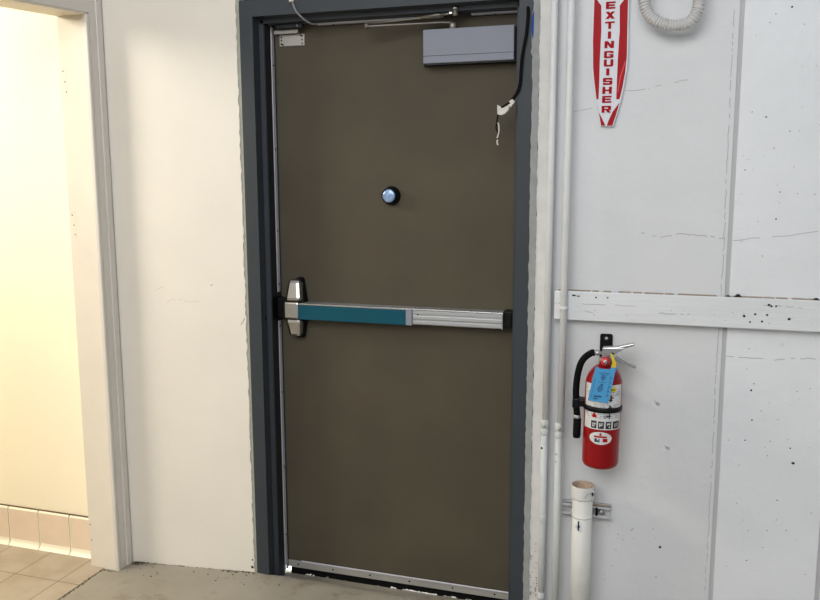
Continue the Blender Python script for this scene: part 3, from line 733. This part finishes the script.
# valve head
hd = MB(); hd.box(1.231, 1.262, -.105, -.078, .948, .990, .003); hd.lathe([(.0165, .944), (.0175, .946), (.0175, .954), (.0145, .957)], (EX, EY, 0), n=24)
hd = hd.build('valve', M['alu'], ex)
hn = MB()   # upper carry handle
hn.hexa([(1.231, -.105, .981), (1.278, -.107, .986), (1.278, -.073, .986), (1.231, -.075, .981), (1.231, -.105, .990), (1.278, -.107, .9955), (1.278, -.073, .9955), (1.231, -.075, .990)], bev=.0015)
hn.hexa([(1.276, -.107, .985), (1.325, -.105, 1.003), (1.325, -.075, 1.003), (1.276, -.073, .985), (1.276, -.107, .9955), (1.325, -.105, 1.0105), (1.325, -.075, 1.0105), (1.276, -.073, .9955)], bev=.0015)
hn.hexa([(1.233, -.1075, .960), (1.262, -.1075, .968), (1.262, -.104, .968), (1.233, -.104, .960), (1.233, -.1075, .990), (1.30, -.1075, .994), (1.30, -.104, .994), (1.233, -.104, .990)], bev=.001)
hn.build('carry_handle', M['chrome'], ex)
lv = MB()
lv.hexa([(1.270, -.106, .953), (1.332, -.103, .931), (1.332, -.077, .931), (1.270, -.074, .950), (1.272, -.106, .972), (1.336, -.103, .938), (1.336, -.077, .938), (1.272, -.074, .972)], bev=.0012)
lv.build('lever', M['chrome'], ex)
gs = MB().lathe([(0, .002), (.0155, .002), (.0158, -.014), (.0142, -.0155)], (1.2435, -.108, .9505), axis='y', n=28).build('gauge', M['cyl'], ex)
MB().lathe([(0, -.0158), (.0142, -.0158), (.0142, -.014)], (1.2435, -.108, .9505), axis='y', n=28).build('gauge_face', M['gauge'], gs)
g = MB(); g.lathe([(0, -.0164), (.0065, -.0164), (.0065, -.0155)], (1.2435, -.108, .9505), axis='y', n=20); g.build('gauge_dial', M['gaugec'], gs)
MB().hexa([(1.238, -.1246, .946), (1.240, -.1246, .9445), (1.240, -.1242, .9445), (1.238, -.1242, .946), (1.247, -.1246, .9545), (1.2485, -.1246, .9530), (1.2485, -.1242, .9530), (1.247, -.1242, .9545)]).build('needle', M['ink'], gs)
g = MB(); g.prism_xz([(1.256, .975), (1.262, .975), (1.270, .957), (1.276, .948), (1.2745, .925), (1.2585, .926), (1.262, .94), (1.263, .953)], -.112, -.1095); g.build('safety_seal', M['yellow'], ex)
MB().lathe([(0, -.02), (.0045, -.02), (.0045, .02), (0, .02)], (1.262, -.09, .974), axis='y', n=10).build('pull_pin', M['black'], ex)
# hose
MB().lathe([(.0065, -.036), (.0068, -.022), (.0085, -.0215), (.0085, -.008), (.006, -.007), (.006, .004)], (1.230, -.09, .970), axis='x', n=16).build('hose_coupling', M['galv'], ex)
MB().tube(spline([(1.206, -.09, .970), (1.196, -.09, .9675), (1.178, -.091, .953), (1.165, -.092, .930), (1.157, -.092, .890), (1.1545, -.092, .845), (1.157, -.09, .80), (1.161, -.09, .762)], 10), .0105, n=18).build('hose', M['rubber'], ex)
MB().lathe([(.0112, 0), (.0118, -.002), (.0118, -.009), (.0112, -.011)], (1.1615, -.09, .764), n=18).build('hose_band', M['alu'], ex)
MB().lathe([(.0095, 0), (.0125, -.003), (.0125, -.055), (.011, -.065), (0, -.065)], (1.1625, -.09, .754), n=18).build('nozzle', M['rubber'], ex)
ex.rotation_euler = (0, math.radians(1.0), 0)
# blue tag
tagp = [(1.2175, .9400), (1.2240, .9410), (1.2300, .9355), (1.2600, .9360), (1.2640, .9420), (1.2790, .9430), (1.2725, .905), (1.2650, .860), (1.2600, .829), (1.1985, .832), (1.2045, .868), (1.2120, .915)]
tg = MB().prism_xz(tagp, -.1565, -.1558).build('inspection_tag', M['bluetag'], ex)
def skew(x, z): return x + .0165*((z-.885)/.055)*.55
def tl(items, m, nm):
    g = MB()
    for x0, x1, z0, z1 in items: g.poly([(skew(x0, z0), -.1569, z0), (skew(x1, z0), -.1569, z0), (skew(x1, z1), -.1569, z1), (skew(x0, z1), -.1569, z1)])
    g.build(nm, m, tg)
it = [(1.223, 1.254, .9215, .9235), (1.225, 1.251, .9165, .9178), (1.214, 1.215, .842, .905), (1.259, 1.260, .845, .915), (1.225, 1.25, .893, .8945), (1.222, 1.246, .8445, .8505), (1.222, 1.235, .838, .842)]
for k in range(5): it.append((1.261, 1.264, .85+k*.014, .854+k*.014))
tl(it, M['blueink'], 'printed_text')
g = MB()
for cx, cz, w, h in ((1.238, .9075, .0075, .0085), (1.236, .872, .009, .010)):
    for k in range(7):
        zz = cz-h+2*h*k/6; ww = w*(1-abs((zz-cz)/h)**2*.6)
        g.poly([(skew(cx-ww, zz), -.1569, zz), (skew(cx+ww, zz), -.1569, zz), (skew(cx+ww, zz), -.1569, zz+h*.2), (skew(cx-ww, zz), -.1569, zz+h*.2)])
g.build('tag_emblem', M['blueink'], tg)
g = MB(); g.lathe([(0, -.001), (.0028, -.001), (.0028, .0005)], (1.2385, -.1565, .8855), axis='y', n=8); g.build('tag_mark', M['ink'], tg)
g = MB(); g.tube(spline([(1.2475, -.156, .938), (1.2495, -.14, .945), (1.252, -.118, .962)]), .0013, n=6); g.build('tag_tie', M['black'], tg)

# ------------------------------------------------------------ light
def area(name, loc, target, size, power, color, sy=None):
    l = bpy.data.lights.new(name, 'AREA'); l.energy = power; l.color = color; l.size = size
    if sy: l.shape = 'RECTANGLE'; l.size_y = sy
    o = bpy.data.objects.new(name, l); COL.objects.link(o); o.location = loc
    o.rotation_euler = (Vector(target)-Vector(loc)).to_track_quat('-Z', 'Y').to_euler(); return o
area('room_key_light', (.6, -4.6, 3.3), (.5, 0, 1.0), 3.2, 134, (1, .99, .975), 2.0)
area('room_left_light', (-.4, -3.2, 2.9), (-.3, 0, .9), 1.0, 3, (1, .93, .84))
area('left_room_light', (-2.2, -1.1, 2.5), (-1.7, -.2, 1.1), .8, 66, (1, .93, .80))
area('outdoor_light', (.5, 1.6, 2.5), (.5, .5, -.05), 2.5, 900, (.95, .98, 1))
w = bpy.data.worlds.new('world'); scene.world = w; w.use_nodes = True
w.node_tree.nodes['Background'].inputs[0].default_value = (.80, .88, 1.0, 1); w.node_tree.nodes['Background'].inputs[1].default_value = .42

# ------------------------------------------------------------ camera
q = [1.4463054, -2.6877698, 1.5200503, -0.3135533, -0.1485059, -0.0033646, 826.6456]
yaw, pit, rol = q[3:6]
f = Vector((math.sin(yaw)*math.cos(pit), math.cos(yaw)*math.cos(pit), math.sin(pit)))
r = Vector((math.cos(yaw), -math.sin(yaw), 0)); u = r.cross(f)
r2 = r*math.cos(rol)+u*math.sin(rol); u2 = -r*math.sin(rol)+u*math.cos(rol)
cam = bpy.data.cameras.new('camera'); co = bpy.data.objects.new('camera', cam); COL.objects.link(co)
mw = Matrix(((r2.x, u2.x, -f.x, q[0]), (r2.y, u2.y, -f.y, q[1]), (r2.z, u2.z, -f.z, q[2]), (0, 0, 0, 1)))
co.matrix_world = mw; cam.sensor_width = 36; cam.lens = q[6]*36/820; cam.clip_start = .05
scene.camera = co
scene.view_settings.view_transform = 'Standard'; scene.view_settings.look = 'None'; scene.view_settings.exposure = 0; scene.view_settings.gamma = 1
